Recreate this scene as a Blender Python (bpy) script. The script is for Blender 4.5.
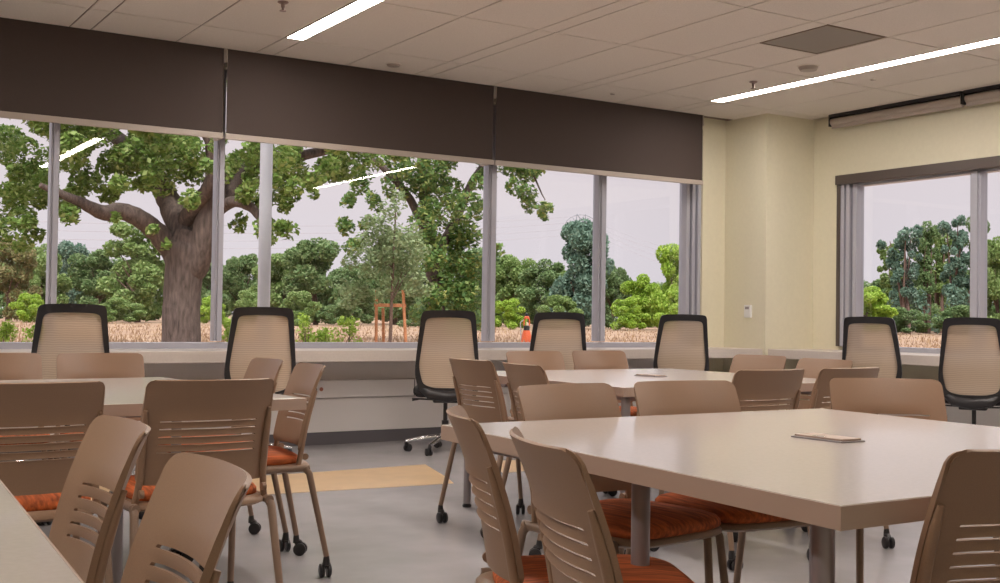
import bpy, bmesh, math, random
from mathutils import Vector, Matrix
S = bpy.context.scene
for o in list(bpy.data.objects): bpy.data.objects.remove(o)
COL = S.collection
PI = math.pi
R = math.radians

# ------------------------------------------------------------------ camera
EYE = 1.035
F_PX = 1159.1
YAW, PITCH, ROLL = R(32.266), R(1.265), R(0.798)
_fw = Vector((math.sin(YAW)*math.cos(PITCH), math.cos(YAW)*math.cos(PITCH), math.sin(PITCH)))
_rt = Vector((math.cos(YAW), -math.sin(YAW), 0))
_up = _rt.cross(_fw)
RT = _rt*math.cos(ROLL) + _up*math.sin(ROLL)
UP = -_rt*math.sin(ROLL) + _up*math.cos(ROLL)
cam = bpy.data.cameras.new('camera')
cam.sensor_width = 36; cam.lens = F_PX/1000*36; cam.clip_end = 3000; cam.clip_start = 0.02
co = bpy.data.objects.new('camera', cam); COL.objects.link(co)
co.matrix_world = Matrix(((RT.x, UP.x, -_fw.x, 0), (RT.y, UP.y, -_fw.y, 0), (RT.z, UP.z, -_fw.z, EYE), (0, 0, 0, 1)))
S.camera = co

# ------------------------------------------------------------------ sky, sun, exposure
W = bpy.data.worlds.new('sky'); S.world = W; W.use_nodes = True
wn = W.node_tree.nodes; wl = W.node_tree.links
bg = wn['Background']
tc = wn.new('ShaderNodeTexCoord'); sx = wn.new('ShaderNodeSeparateXYZ'); rp = wn.new('ShaderNodeValToRGB')
wl.new(tc.outputs['Generated'], sx.inputs[0]); wl.new(sx.outputs['Z'], rp.inputs[0]); wl.new(rp.outputs[0], bg.inputs[0])
rp.color_ramp.elements[0].position = 0.0; rp.color_ramp.elements[0].color = (0.80, 0.74, 0.80, 1)
rp.color_ramp.elements[1].position = 0.9; rp.color_ramp.elements[1].color = (2.0, 2.0, 2.15, 1)
e = rp.color_ramp.elements.new(0.22); e.color = (0.84, 0.72, 0.74, 1)
e = rp.color_ramp.elements.new(0.5); e.color = (1.7, 1.65, 1.75, 1)
bg.inputs[1].default_value = 1.0
sun = bpy.data.lights.new('sun', 'SUN'); sun.energy = 3.6; sun.angle = R(12); sun.color = (1, 0.95, 0.87)
so = bpy.data.objects.new('sun', sun); COL.objects.link(so)
so.rotation_euler = (R(38), R(-10), R(-20))     # high, from behind the building
S.view_settings.view_transform = 'Standard'; S.view_settings.look = 'None'
S.view_settings.gamma = 1; S.view_settings.use_curve_mapping = False
S.view_settings.exposure = 0.0
LAMP = 47.0
S.cycles.max_bounces = 8; S.cycles.diffuse_bounces = 5; S.cycles.transparent_max_bounces = 24
S.cycles.sample_clamp_indirect = 6

# ------------------------------------------------------------------ helpers
def at(u, v, depth):
    return Vector((0, 0, EYE)) + (_fw + RT*((u-500)/F_PX) + UP*((291.5-v)/F_PX))*depth
def ground_at(u, depth):
    p = at(u, 300, depth); return Vector((p.x, p.y, 0))
def mat(name, color, rough=0.5, metal=0.0, spec=0.5, coat=0.0, noise=None, bump=None, streak=None):
    m = bpy.data.materials.new(name); m.use_nodes = True
    n = m.node_tree.nodes; l = m.node_tree.links; b = n['Principled BSDF']
    b.inputs['Base Color'].default_value = (*color, 1); b.inputs['Roughness'].default_value = rough
    b.inputs['Metallic'].default_value = metal; b.inputs['Specular IOR Level'].default_value = spec
    b.inputs['Coat Weight'].default_value = coat
    t = n.new('ShaderNodeTexCoord')
    if noise:
        sc, amt = noise
        nz = n.new('ShaderNodeTexNoise'); nz.inputs['Scale'].default_value = sc; nz.inputs['Detail'].default_value = 4
        src = t.outputs['Object']
        if streak:
            mp = n.new('ShaderNodeMapping'); mp.inputs['Scale'].default_value = streak; l.new(src, mp.inputs[0]); src = mp.outputs[0]
        l.new(src, nz.inputs['Vector'])
        r = n.new('ShaderNodeValToRGB')
        r.color_ramp.elements[0].position = 0.3; r.color_ramp.elements[1].position = 0.7
        r.color_ramp.elements[0].color = (*[c*(1-amt) for c in color], 1); r.color_ramp.elements[1].color = (*[min(1, c*(1+amt)) for c in color], 1)
        l.new(nz.outputs['Fac'], r.inputs[0]); l.new(r.outputs[0], b.inputs['Base Color'])
    if bump:
        sc, st = bump
        nb = n.new('ShaderNodeTexNoise'); nb.inputs['Scale'].default_value = sc; l.new(t.outputs['Object'], nb.inputs['Vector'])
        bp = n.new('ShaderNodeBump'); bp.inputs['Strength'].default_value = st; bp.inputs['Distance'].default_value = 0.002
        l.new(nb.outputs['Fac'], bp.inputs['Height']); l.new(bp.outputs[0], b.inputs['Normal'])
    return m
def emit(name, color, strength):
    m = bpy.data.materials.new(name); m.use_nodes = True; n = m.node_tree.nodes
    b = n['Principled BSDF']; b.inputs['Base Color'].default_value = (0.8, 0.8, 0.8, 1)
    b.inputs['Emission Color'].default_value = (*color, 1); b.inputs['Emission Strength'].default_value = strength
    return m
def leafmat(name, cols, trans=0.25):
    m = bpy.data.materials.new(name); m.use_nodes = True; n = m.node_tree.nodes; l = m.node_tree.links
    b = n['Principled BSDF']; g = n.new('ShaderNodeNewGeometry'); r = n.new('ShaderNodeValToRGB')
    l.new(g.outputs['Random Per Island'], r.inputs[0])
    els = r.color_ramp.elements
    els[0].color = (*cols[0], 1); els[1].color = (*cols[-1], 1)
    for i, c in enumerate(cols[1:-1]):
        e = els.new((i+1)/(len(cols)-1)); e.color = (*c, 1)
    l.new(r.outputs[0], b.inputs['Base Color']); b.inputs['Roughness'].default_value = 0.6; b.inputs['Specular IOR Level'].default_value = 0.25
    tr = n.new('ShaderNodeBsdfTranslucent'); mx = n.new('ShaderNodeMixShader'); mx.inputs[0].default_value = trans
    l.new(r.outputs[0], tr.inputs[0]); l.new(b.outputs[0], mx.inputs[1]); l.new(tr.outputs[0], mx.inputs[2])
    l.new(mx.outputs[0], n['Material Output'].inputs[0])
    return m
def link(name, me, parent=None, mats=None):
    o = bpy.data.objects.new(name, me); COL.objects.link(o)
    if mats:
        for m in (mats if isinstance(mats, (list, tuple)) else [mats]): me.materials.append(m)
    if parent: o.parent = parent
    return o
def obj(name, bm, m, parent=None, smooth=False, angle=40):
    me = bpy.data.meshes.new(name)
    bmesh.ops.recalc_face_normals(bm, faces=bm.faces)
    if smooth:
        for f in bm.faces: f.smooth = True
        for ed in bm.edges:
            if len(ed.link_faces) == 2 and ed.calc_face_angle(0) > R(angle): ed.smooth = False
    bm.to_mesh(me); bm.free()
    return link(name, me, parent, m)
def NB(): return bmesh.new()
def box(bm, lo, hi, bevel=0.0, mi=0):
    lo, hi = Vector(lo), Vector(hi)
    r = bmesh.ops.create_cube(bm, size=1); vs = r['verts']
    for v in vs: v.co = Vector((lo[i]+(v.co[i]+.5)*(hi[i]-lo[i]) for i in range(3)))
    fs = list({f for v in vs for f in v.link_faces})
    if bevel:
        es = list({e for v in vs for e in v.link_edges})
        rb = bmesh.ops.bevel(bm, geom=es, offset=bevel, segments=2, affect='EDGES', profile=0.6)
        fs = rb['faces']
    for f in fs: f.material_index = mi
    return vs
def tube(bm, pts, rad, n=10, cap=True, closed=False):
    pts = [Vector(p) for p in pts]; k = len(pts)
    if not isinstance(rad, (list, tuple)): rad = [rad]*k
    rings = []; prev = None
    for i, p in enumerate(pts):
        if closed: t = (pts[(i+1) % k]-pts[i-1]).normalized()
        else: t = (pts[min(i+1, k-1)]-pts[max(i-1, 0)]).normalized()
        if prev is None:
            a = Vector((0, 0, 1)) if abs(t.z) < .9 else Vector((1, 0, 0))
            u = t.cross(a).normalized()
        else:
            u = (prev - t*prev.dot(t)).normalized()
        prev = u; w = t.cross(u)
        rings.append([bm.verts.new(p+(u*math.cos(2*PI*j/n)+w*math.sin(2*PI*j/n))*rad[i]) for j in range(n)])
    for i in range(k if closed else k-1):
        a, b = rings[i], rings[(i+1) % k]
        for j in range(n):
            try: bm.faces.new((a[j], a[(j+1) % n], b[(j+1) % n], b[j]))
            except ValueError: pass
    if cap and not closed:
        bm.faces.new(rings[0][::-1]); bm.faces.new(rings[-1])
def cyl(bm, p, q, r, n=20): tube(bm, [p, q], r, n)
def lathe(bm, prof, n=24, c=(0, 0, 0)):
    rings = []
    for r, z in prof:
        rings.append([bm.verts.new((c[0]+r*math.cos(2*PI*j/n), c[1]+r*math.sin(2*PI*j/n), c[2]+z)) for j in range(n)])
    for a, b in zip(rings, rings[1:]):
        for j in range(n): bm.faces.new((a[j], a[(j+1) % n], b[(j+1) % n], b[j]))
    bm.faces.new(rings[0][::-1]); bm.faces.new(rings[-1])
def superpad(bm, w, d, z0, z1, rnd=0.02, p=4.0, n=40, dome=0.0, cy=0.0, taper=1.0):
    """cushion: superellipse outline, rounded edge, domed top"""
    rings = []
    steps = [(1-rnd*1.2, z0), (1.0, z0+(z1-z0)*.3), (1.0, z0+(z1-z0)*.62), (1-rnd*.5, z0+(z1-z0)*.85), (1-rnd*1.6, z1), (0.6, z1+dome*.7), (0.25, z1+dome)]
    for s, z in steps:
        ring = []
        for j in range(n):
            a = 2*PI*j/n; c, sn = math.cos(a), math.sin(a)
            x = math.copysign(abs(c)**(2/p), c)*w/2*s; y = math.copysign(abs(sn)**(2/p), sn)*d/2*s
            x *= 1+(taper-1)*(.5-y/d)
            ring.append(bm.verts.new((x, y+cy, z)))
        rings.append(ring)
    for a, b in zip(rings, rings[1:]):
        for j in range(n): bm.faces.new((a[j], a[(j+1) % n], b[(j+1) % n], b[j]))
    bm.faces.new(rings[0][::-1]); bm.faces.new(rings[-1])
def tag(o, label=None, cat=None, group=None, kind=None):
    if label: o['label'] = label
    if cat: o['category'] = cat
    if group: o['group'] = group
    if kind: o['kind'] = kind
    return o
def thing(name, label, cat, loc=(0, 0, 0), rz=0, group=None):
    o = bpy.data.objects.new(name, None); COL.objects.link(o); o.empty_display_size = .1
    o.location = loc; o.rotation_euler = (0, 0, rz)
    return tag(o, label, cat, group)
def struct(o): o['kind'] = 'structure'; return o
def structure_empty(name): return struct(thing(name, None, None))
def kids(o): return [c for c in bpy.data.objects if c.parent == o]
CH = {}
def dup(root, loc, rz, label, scale=None):
    r = root.copy(); COL.objects.link(r); r.location = loc; r.rotation_euler = (0, 0, rz); r['label'] = label
    if scale is not None: r.scale = scale
    if root.name not in CH: CH[root.name] = [(c, kids(c)) for c in kids(root)]
    for c, gs in CH[root.name]:
        d = c.copy(); COL.objects.link(d); d.parent = r
        for g in gs:
            h = g.copy(); COL.objects.link(h); h.parent = d
    return r

# ------------------------------------------------------------------ materials
M = {}
M['wall'] = mat('cream_wall_paint', (0.70, 0.655, 0.50), 0.42, noise=(30, 0.02))
M['tile'] = mat('ceiling_tile', (0.76, 0.70, 0.63), 0.9, noise=(120, 0.07))
M['grid'] = mat('ceiling_grid', (0.20, 0.15, 0.11), 0.7)
M['lamp'] = emit('lamp_lens', (1.0, 0.91, 0.84), LAMP)
M['shade'] = mat('shade_fabric', (0.062, 0.044, 0.038), 0.85, noise=(400, 0.18))
M['hem'] = mat('hem_bar', (0.42, 0.36, 0.31), 0.4)
M['alu'] = mat('window_aluminium', (0.43, 0.43, 0.49), 0.32, 0.15)
M['bronze'] = mat('dark_frame', (0.10, 0.08, 0.072), 0.4, 0.3)
M['white'] = mat('white_plastic', (0.75, 0.74, 0.72), 0.4)
M['counter'] = mat('counter_laminate', (0.60, 0.53, 0.48), 0.3, noise=(60, 0.03))
M['panel'] = mat('panel_paint', (0.78, 0.74, 0.72), 0.35)
M['base'] = mat('rubber_base', (0.12, 0.11, 0.12), 0.45)
M['top'] = mat('table_laminate', (0.53, 0.475, 0.44), 0.19, coat=0.15, noise=(90, 0.03))
M['edge'] = mat('table_edge_band', (0.42, 0.31, 0.25), 0.35)
M['post'] = mat('table_leg_paint', (0.30, 0.27, 0.28), 0.35, 0.4)
M['plastic'] = mat('tan_plastic', (0.275, 0.17, 0.108), 0.40, noise=(500, 0.05), bump=(700, 0.15))
M['tube'] = mat('tan_steel', (0.25, 0.165, 0.115), 0.38, 0.1)
M['seat'] = mat('orange_fabric', (0.46, 0.105, 0.025), 0.85, noise=(60, 0.5), streak=(1.5, .12, 1))
M['black'] = mat('black_plastic', (0.018, 0.016, 0.018), 0.38)
M['blackfab'] = mat('black_fabric', (0.02, 0.018, 0.02), 0.9, noise=(300, 0.3))
M['chrome'] = mat('polished_aluminium', (0.75, 0.75, 0.78), 0.18, 1.0)
M['brass'] = mat('sprinkler_metal', (0.30, 0.22, 0.2), 0.4, 0.6)
M['red'] = mat('red_receptacle', (0.45, 0.16, 0.10), 0.5)
M['diff'] = mat('diffuser_paint', (0.27, 0.24, 0.21), 0.6)
M['bark'] = mat('bark', (0.105, 0.075, 0.066), 0.95, noise=(5, 0.5), bump=(9, 1.0), streak=(3, 3, .6))
M['wood'] = mat('stake_wood', (0.50, 0.20, 0.09), 0.7, noise=(8, 0.25))
M['wood2'] = mat('brown_bark', (0.16, 0.10, 0.08), 0.9)
M['steel'] = mat('grey_steel', (0.50, 0.49, 0.53), 0.4, 0.2)
M['pylon'] = mat('pylon_steel', (0.28, 0.30, 0.34), 0.6)
M['wire'] = mat('wire', (0.42, 0.38, 0.42), 0.7)
M['orange'] = mat('orange_paint', (0.75, 0.13, 0.04), 0.5)
# back mesh of the task chairs: an open weave
m = mat('tan_mesh', (0.52, 0.40, 0.30), 0.8); M['mesh'] = m
n = m.node_tree.nodes; l = m.node_tree.links
tr = n.new('ShaderNodeBsdfTransparent'); mx = n.new('ShaderNodeMixShader')
wv = n.new('ShaderNodeTexWave'); wv.bands_direction = 'Z'; wv.inputs['Scale'].default_value = 22; wv.inputs['Distortion'].default_value = 1.5; wv.inputs['Detail'].default_value = 0
t = n.new('ShaderNodeTexCoord'); l.new(t.outputs['Object'], wv.inputs['Vector'])
mr = n.new('ShaderNodeMapRange'); mr.inputs['To Min'].default_value = 0.74; mr.inputs['To Max'].default_value = 0.92
l.new(wv.outputs['Fac'], mr.inputs['Value']); l.new(mr.outputs[0], mx.inputs[0])
l.new(tr.outputs[0], mx.inputs[1]); l.new(n['Principled BSDF'].outputs[0], mx.inputs[2]); l.new(mx.outputs[0], n['Material Output'].inputs[0])
# glass
m = bpy.data.materials.new('window_glass'); m.use_nodes = True; M['glass'] = m
n = m.node_tree.nodes; l = m.node_tree.links; n.remove(n['Principled BSDF'])
tr = n.new('ShaderNodeBsdfTransparent'); tr.inputs[0].default_value = (0.97, 0.98, 0.98, 1)
gl = n.new('ShaderNodeBsdfGlossy'); gl.inputs['Roughness'].default_value = 0.0
fr = n.new('ShaderNodeFresnel'); fr.inputs[0].default_value = 1.35
mx = n.new('ShaderNodeMixShader'); l.new(fr.outputs[0], mx.inputs[0]); l.new(tr.outputs[0], mx.inputs[1]); l.new(gl.outputs[0], mx.inputs[2])
l.new(mx.outputs[0], n['Material Output'].inputs[0])
# floor: grey sheet vinyl with a tan inlay
m = mat('grey_vinyl', (0.34, 0.325, 0.335), 0.26, noise=(3, 0.10)); M['floor'] = m
M['inlay'] = mat('tan_vinyl', (0.60, 0.42, 0.24), 0.3, noise=(6, 0.08))

# ------------------------------------------------------------------ room shell
XL, XR, YB, YW, H = -3.5, 8.75, -1.7, 8.62, 3.035
bm = NB(); box(bm, (XL-.1, YB-.1, -.12), (XR+.2, YW+.2, 0)); struct(obj('floor', bm, M['floor']))
bm = NB()
for poly in ([(1.45, 6.42), (3.62, 6.24), (3.70, 6.45), (3.90, 7.12), (2.9, 7.08), (1.62, 7.1)], [(4.15, 6.5), (4.45, 6.55), (4.62, 7.05), (4.35, 7.1)]):
    a = [bm.verts.new((x, y, 0.0005)) for x, y in poly]; b = [bm.verts.new((x, y, 0.002)) for x, y in poly]
    bm.faces.new(a[::-1]); bm.faces.new(b)
    for i in range(len(a)): bm.faces.new((a[i], a[(i+1) % len(a)], b[(i+1) % len(a)], b[i]))
struct(obj('trim_1', bm, M['inlay']))
# ceiling: lay-in tiles over a recessed dark grid
STRIP0, MOD, SW, TW, TY0, TL = 1.75, 1.366, 0.145, 0.6105, 7.90, 1.25
bm = NB(); box(bm, (XL-.1, YB-.1, H+.006), (XR+.2, YW+.2, H+.2), mi=1)
g = 0.006
ys = [YW-.10] + [TY0-TL*k for k in range(0, 8)] + [YB]
lampx = []
for k in range(-4, 6):
    x = STRIP0+MOD*k
    cells = [(x, x+SW), (x+SW, x+SW+TW), (x+SW+TW, x+MOD)]
    for ci, (a, b) in enumerate(cells):
        a, b = max(a, XL), min(b, XR)
        if b-a < .03: continue
        lit = ci == 0 and (k-1) % 3 == 0
        if lit: lampx.append(x)
        for y1, y0 in zip(ys, ys[1:]):
            if lit and .41 < y1 <= TY0+.01: continue
            if ci == 1 and k == 3 and abs(y1-6.65) < .1:      # room for the diffuser
                y1 = 6.04-.0
                box(bm, (a+g, 6.05+g, H), (b-g, 6.65-g, H+.012)); continue
            box(bm, (a+g, y0+g, H), (b-g, y1-g, H+.012))
struct(obj('ceiling', bm, [M['tile'], M['grid']]))
LBL = {0: 'narrow recessed ceiling light strip near the far side of the room', 1: 'recessed ceiling light strip above the leftmost table, ending before the dark shades', 2: 'long recessed ceiling light strip beside the square dark diffuser'}
for i, x in enumerate(sorted(lampx)):
    t = thing('ceiling_light', LBL.get(i), 'ceiling light', (x+SW/2, 2.4, H))
    hw = SW/2-g; y0, y1 = .41-2.4, TY0-.01-2.4
    bm = NB(); box(bm, (-hw, y0, -.001), (hw, y1, .004)); obj('lens', bm, M['lamp'], t)
    bm = NB()
    for s in (-1, 1): box(bm, (s*hw-.004, y0, -.004), (s*hw+.004, y1, .005))
    box(bm, (-hw, y1-.004, -.004), (hw, y1+.004, .005)); obj('frame', bm, M['hem'], t)
bm = NB(); x0 = STRIP0+3*MOD+SW
t = thing('air_diffuser', 'square dark grey perforated air diffuser in the ceiling', 'air vent', (x0+.287, 5.72, H))
hw = .285
box(bm, (-hw, -.31, -.002), (hw, .30, .005)); obj('face_plate', bm, M['diff'], t)
bm = NB()
for s in (-1, 1): box(bm, (s*hw-.006, -.315, -.004), (s*hw+.006, .315, .003)); box(bm, (-hw, s*.31-.006, -.004), (hw, s*.31+.006, .003))
obj('frame', bm, M['grid'], t)
# sprinklers and flush discs
def sprinkler(loc, label):
    t = thing('fire_sprinkler', label, 'sprinkler', loc, 0, 'ceiling sprinklers')
    bm = NB(); lathe(bm, [(.034, 0), (.036, -.004), (.024, -.012), (.02, -.012)]); obj('escutcheon', bm, M['brass'], t, True)
    bm = NB(); lathe(bm, [(.012, -.010), (.012, -.035), (.008, -.04), (.008, -.055), (.022, -.057), (.022, -.060)]); obj('head', bm, M['brass'], t, True)
sprinkler((2.745, 7.0, H), 'pendent fire sprinkler on the ceiling left of the first light strip')
sprinkler((6.93, 7.05, H), 'pendent fire sprinkler on the ceiling above the yellow column')
def disc(loc, r, h, label, name='smoke_detector', cat='smoke detector'):
    t = thing(name, label, cat, loc)
    bm = NB(); lathe(bm, [(r, 0), (r, -h*.4), (r*.86, -h), (r*.3, -h*1.1)]); obj('cover', bm, M['hem'], t, True)
    bm = NB(); lathe(bm, [(r*1.12, 0), (r*1.12, -.006), (r*.9, -.008)]); obj('base_ring', bm, M['tile'], t, True)
disc((4.16, 8.22, H), .055, .02, 'flat round ceiling disc close above the middle dark shade')
disc((6.85, 6.37, H), .075, .035, 'round smoke detector on ceiling between diffuser and long light')
disc((7.64, 6.40, H), .022, .012, 'tiny round ceiling sensor beyond the long light strip', 'ceiling_sensor', 'sensor')
disc((6.30, 8.15, H), .022, .012, 'tiny round ceiling sensor above the rightmost dark shade', 'ceiling_sensor', 'sensor')

WX0, WX1, WZ0, WZ1 = -2.6, 7.80, 0.80, 2.92
bm = NB()
box(bm, (XL-.1, YW, 0), (XR+.2, YW+.2, WZ0-.04)); box(bm, (XL-.1, YW, WZ1), (XR+.2, YW+.2, H+.1))
box(bm, (XL-.1, YW, WZ0-.04), (WX0, YW+.2, WZ1)); box(bm, (WX1, YW, WZ0-.04), (XR+.2, YW+.2, WZ1))
struct(obj('wall_front', bm, M['wall']))
RY0, RY1, RZ0, RZ1 = 1.2, 7.72, 0.80, 2.40
bm = NB()
box(bm, (XR, YB, 0), (XR+.2, YW, RZ0-.04)); box(bm, (XR, YB, RZ1), (XR+.2, YW, H+.1))
box(bm, (XR, YB, RZ0-.04), (XR+.2, RY0, RZ1)); box(bm, (XR, RY1, RZ0-.04), (XR+.2, YW, RZ1))
struct(obj('wall_right', bm, M['wall']))
bm = NB(); box(bm, (XL-.1, YB-.1, 0), (XL, YW, H+.1)); struct(obj('wall_left', bm, M['wall']))
bm = NB(); box(bm, (XL, YB-.1, 0), (XR+.2, YB, H+.1)); struct(obj('wall_back', bm, M['wall']))
CX0, CY0 = 8.10, 8.05
bm = NB(); box(bm, (CX0, CY0, 0), (XR, YW, H)); struct(obj('wall_corner', bm, M['wall']))

# windows
def window(name, axis, a0, a1, z0, z1, plane, mull, fd, fmat, jamb):
    """axis 'x': runs along X at Y=plane; axis 'y': along Y at X=plane"""
    w = structure_empty(name)
    def bx(bm, a, b, d0, d1, za, zb, bv=0.0):
        if axis == 'x': box(bm, (a, plane+d0, za), (b, plane+d1, zb), bv)
        else: box(bm, (plane+d0, a, za), (plane+d1, b, zb), bv)
    bm = NB()
    bx(bm, a0, a1, -.04, fd, z0-.04, z0+.010, .004); bx(bm, a0, a1, -.03, fd, z1-.06, z1, .004)
    for (ja, jb, d0, d1) in jamb: bx(bm, ja, jb, d0, d1, z0, z1-.03, .004)
    obj('frame', bm, fmat, w)
    for c, mw in mull:
        bm = NB(); bx(bm, c-mw/2, c+mw/2, -.045, fd-.02, z0+.02, z1-.05, .005)
        bx(bm, c-mw*.28, c+mw*.28, -.065, -.04, z0+.02, z1-.05, .004)
        obj('mullion', bm, fmat, w)
    cs = [a0+.02]+[c for c, _ in mull]+[a1-.02]
    for a, b in zip(cs, cs[1:]):
        bm = NB(); bx(bm, a, b, .012, .020, z0+.02, z1-.04); obj('pane', bm, M['glass'], w)
    return w
window('window_1', 'x', WX0, WX1, WZ0, WZ1, 8.74, [(-1.94, .075), (-.72, .075), (.50, .075), (1.715, .058), (2.93, .062), (5.40, .085), (6.62, .09)], .07, M['alu'],
       [(WX0, WX0+.06, -.05, .07), (7.655, 7.70, -.05, .06), (7.71, 7.75, -.075, .06), (7.76, 7.80, -.10, .06)])
window('window_2', 'y', RY0, RY1, RZ0, RZ1, 8.84, [(2.95, .12), (4.55, .12), (6.26, .105)], .07, M['alu'],
       [(RY0, RY0+.06, -.05, .07), (7.55, 7.60, -.05, .06), (7.615, 7.66, -.075, .06), (7.67, 7.72, -.09, .06)])
bm = NB(); box(bm, (XR-.035, RY0, RZ1-.04), (XR+.03, RY1+.03, RZ1+.05), .004); box(bm, (XR-.012, RY1-.01, RZ0), (XR+.03, RY1+.03, RZ1-.04), .003)
struct(obj('trim_2', bm, M['bronze']))
# counters under the windows
CT, CB = .765, .680
bm = NB(); box(bm, (XL+.01, 8.08, CB), (CX0-.004, YW+.02, CT), .004)
box(bm, (XL+.01, YW, CT-.02), (WX1+.2, YW+.11, CT-.002))
tag(obj('window_counter', bm, M['counter']), 'long pale counter running under the wide window', 'counter')
bm = NB(); box(bm, (CX0+.03, YB+.3, CB), (XR+.02, CY0-.006, CT), .004)
tag(obj('window_counter', bm, M['counter']), 'pale counter along the right wall under the end window', 'counter')
for i, (lo, hi) in enumerate([((XL, YW-.10, .375), (CX0, YW, .512)), ((XR-.10, YB, .375), (XR, CY0, .512))]):
    bm = NB(); box(bm, lo, hi, .004)
    struct(obj('trim_%d' % (3+i), bm, M['panel']))
bm = NB(); box(bm, (XL, YW-.06, .10), (CX0, YW, .37), .003); struct(obj('trim_5', bm, M['panel']))
bm = NB(); box(bm, (XL, YW-.03, .51), (7.3, YW, CB), .003); struct(obj('trim_9', bm, M['panel']))
bm = NB(); box(bm, (XR-.06, YB, .10), (XR, CY0, .37), .003); struct(obj('trim_6', bm, M['panel']))
bm = NB(); box(bm, (XL, YW-.055, 0), (CX0, YW, .098)); struct(obj('baseboard_front', bm, M['base']))
bm = NB(); box(bm, (XR-.055, YB, 0), (XR, CY0, .098)); struct(obj('baseboard_right', bm, M['base']))
bm = NB(); box(bm, (CX0-.012, CY0-.012, 0), (XR, YW, .098)); struct(obj('baseboard_corner', bm, M['base']))
def outlet(x, label):
    t = thing('wall_outlet', label, 'outlet', (x, YW-.10, .445))
    bm = NB(); box(bm, (-.055, -.006, -.035), (.055, .001, .035), .003); obj('cover_plate', bm, M['panel'], t)
    for s in (-1, 1):
        bm = NB(); lathe(bm, [(.016, 0), (.016, .004)], 16)
        for v in bm.verts: v.co = Vector((v.co.x+s*.026, -v.co.z-.006, v.co.y))
        obj('receptacle', bm, M['black'] if s < 0 else M['red'], t)
outlet(3.69, 'power outlet with a dark and a red socket in the panel below the window counter')
outlet(4.72, 'power outlet beside the panel joint behind the middle task chair')
bm = NB(); box(bm, (4.548, YW-.102, .377), (4.556, YW-.098, .510)); struct(obj('trim_7', bm, M['base']))
# switch on the column
t = thing('wall_thermostat', 'small white thermostat on the yellow corner column', 'thermostat', (CX0, 8.27, 1.125))
bm = NB(); box(bm, (-.028, -.042, -.062), (.001, .042, .062), .004); obj('housing', bm, M['white'], t)
bm = NB(); box(bm, (-.030, -.026, .02), (-.027, .026, .045)); obj('display', bm, M['post'], t)
# dark shades over the wide window
YS = 8.49
def shade(x0, x1, label):
    t = thing('roller_shade', label, 'window shade', ((x0+x1)/2, YS, 0), 0, 'lowered dark shades over the wide window')
    h = (x1-x0)/2
    bm = NB(); box(bm, (-h, -.002, 2.39), (h, .002, 2.99)); cyl(bm, (-h, .035, 2.985), (h, .035, 2.985), .036); obj('fabric', bm, M['shade'], t, True)
    bm = NB(); box(bm, (-h-.008, -.012, 2.348), (h+.008, .012, 2.393), .004); obj('hem_bar', bm, M['hem'], t)
    bm = NB(); box(bm, (-h, -.003, 2.985), (h, .04, 3.033)); obj('headrail_gap_strip', bm, M['shade'], t)
    for s in (-1, 1):
        bm = NB(); box(bm, (s*(h+.006)-.004, -.01, 2.93), (s*(h+.006)+.004, .10, 3.033)); obj('bracket', bm, M['hem'], t)
shade(-1.93, .47, 'dark brown shade at the end of the window nearest the viewer')
shade(.495, 2.865, 'lowered dark brown roller shade above the big oak, leftmost in view')
shade(2.895, 5.265, 'lowered dark brown roller shade above the staked young tree')
shade(5.295, 7.67, 'lowered dark brown roller shade next to the yellow column')
bm = NB()
for x in (.483, 2.88, 5.28): box(bm, (x-.018, 8.57, 2.36), (x+.018, 8.70, 3.035), .003)
struct(obj('trim_8', bm, M['counter']))
def rolled(y0, y1, label):
    t = thing('roller_shade', label, 'window shade', (8.67, (y0+y1)/2, 0), 0, 'rolled up shades over the end window')
    h = (y1-y0)/2
    bm = NB(); cyl(bm, (0, -h, 2.965), (0, h, 2.965), .036); obj('roll', bm, M['hem'], t, True)
    bm = NB(); box(bm, (-.012, -h, 2.90), (.012, h, 2.935), .003); obj('hem_bar', bm, M['hem'], t)
    for s in (-1, 1):
        bm = NB(); box(bm, (-.04, s*(h+.008)-.004, 2.92), (.08, s*(h+.008)+.004, 3.033)); obj('bracket', bm, M['black'], t)
    bm = NB(); box(bm, (-.042, -h, 3.005), (.075, h, 3.034)); obj('headrail_gap_strip', bm, M['black'], t)  # black strip paints in the shaded gap between roll and ceiling
rolled(6.30, 7.75, 'rolled up roller shade near the column above the end window')
rolled(4.3, 6.26, 'rolled up roller shade over the end window, further from the column')

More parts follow.
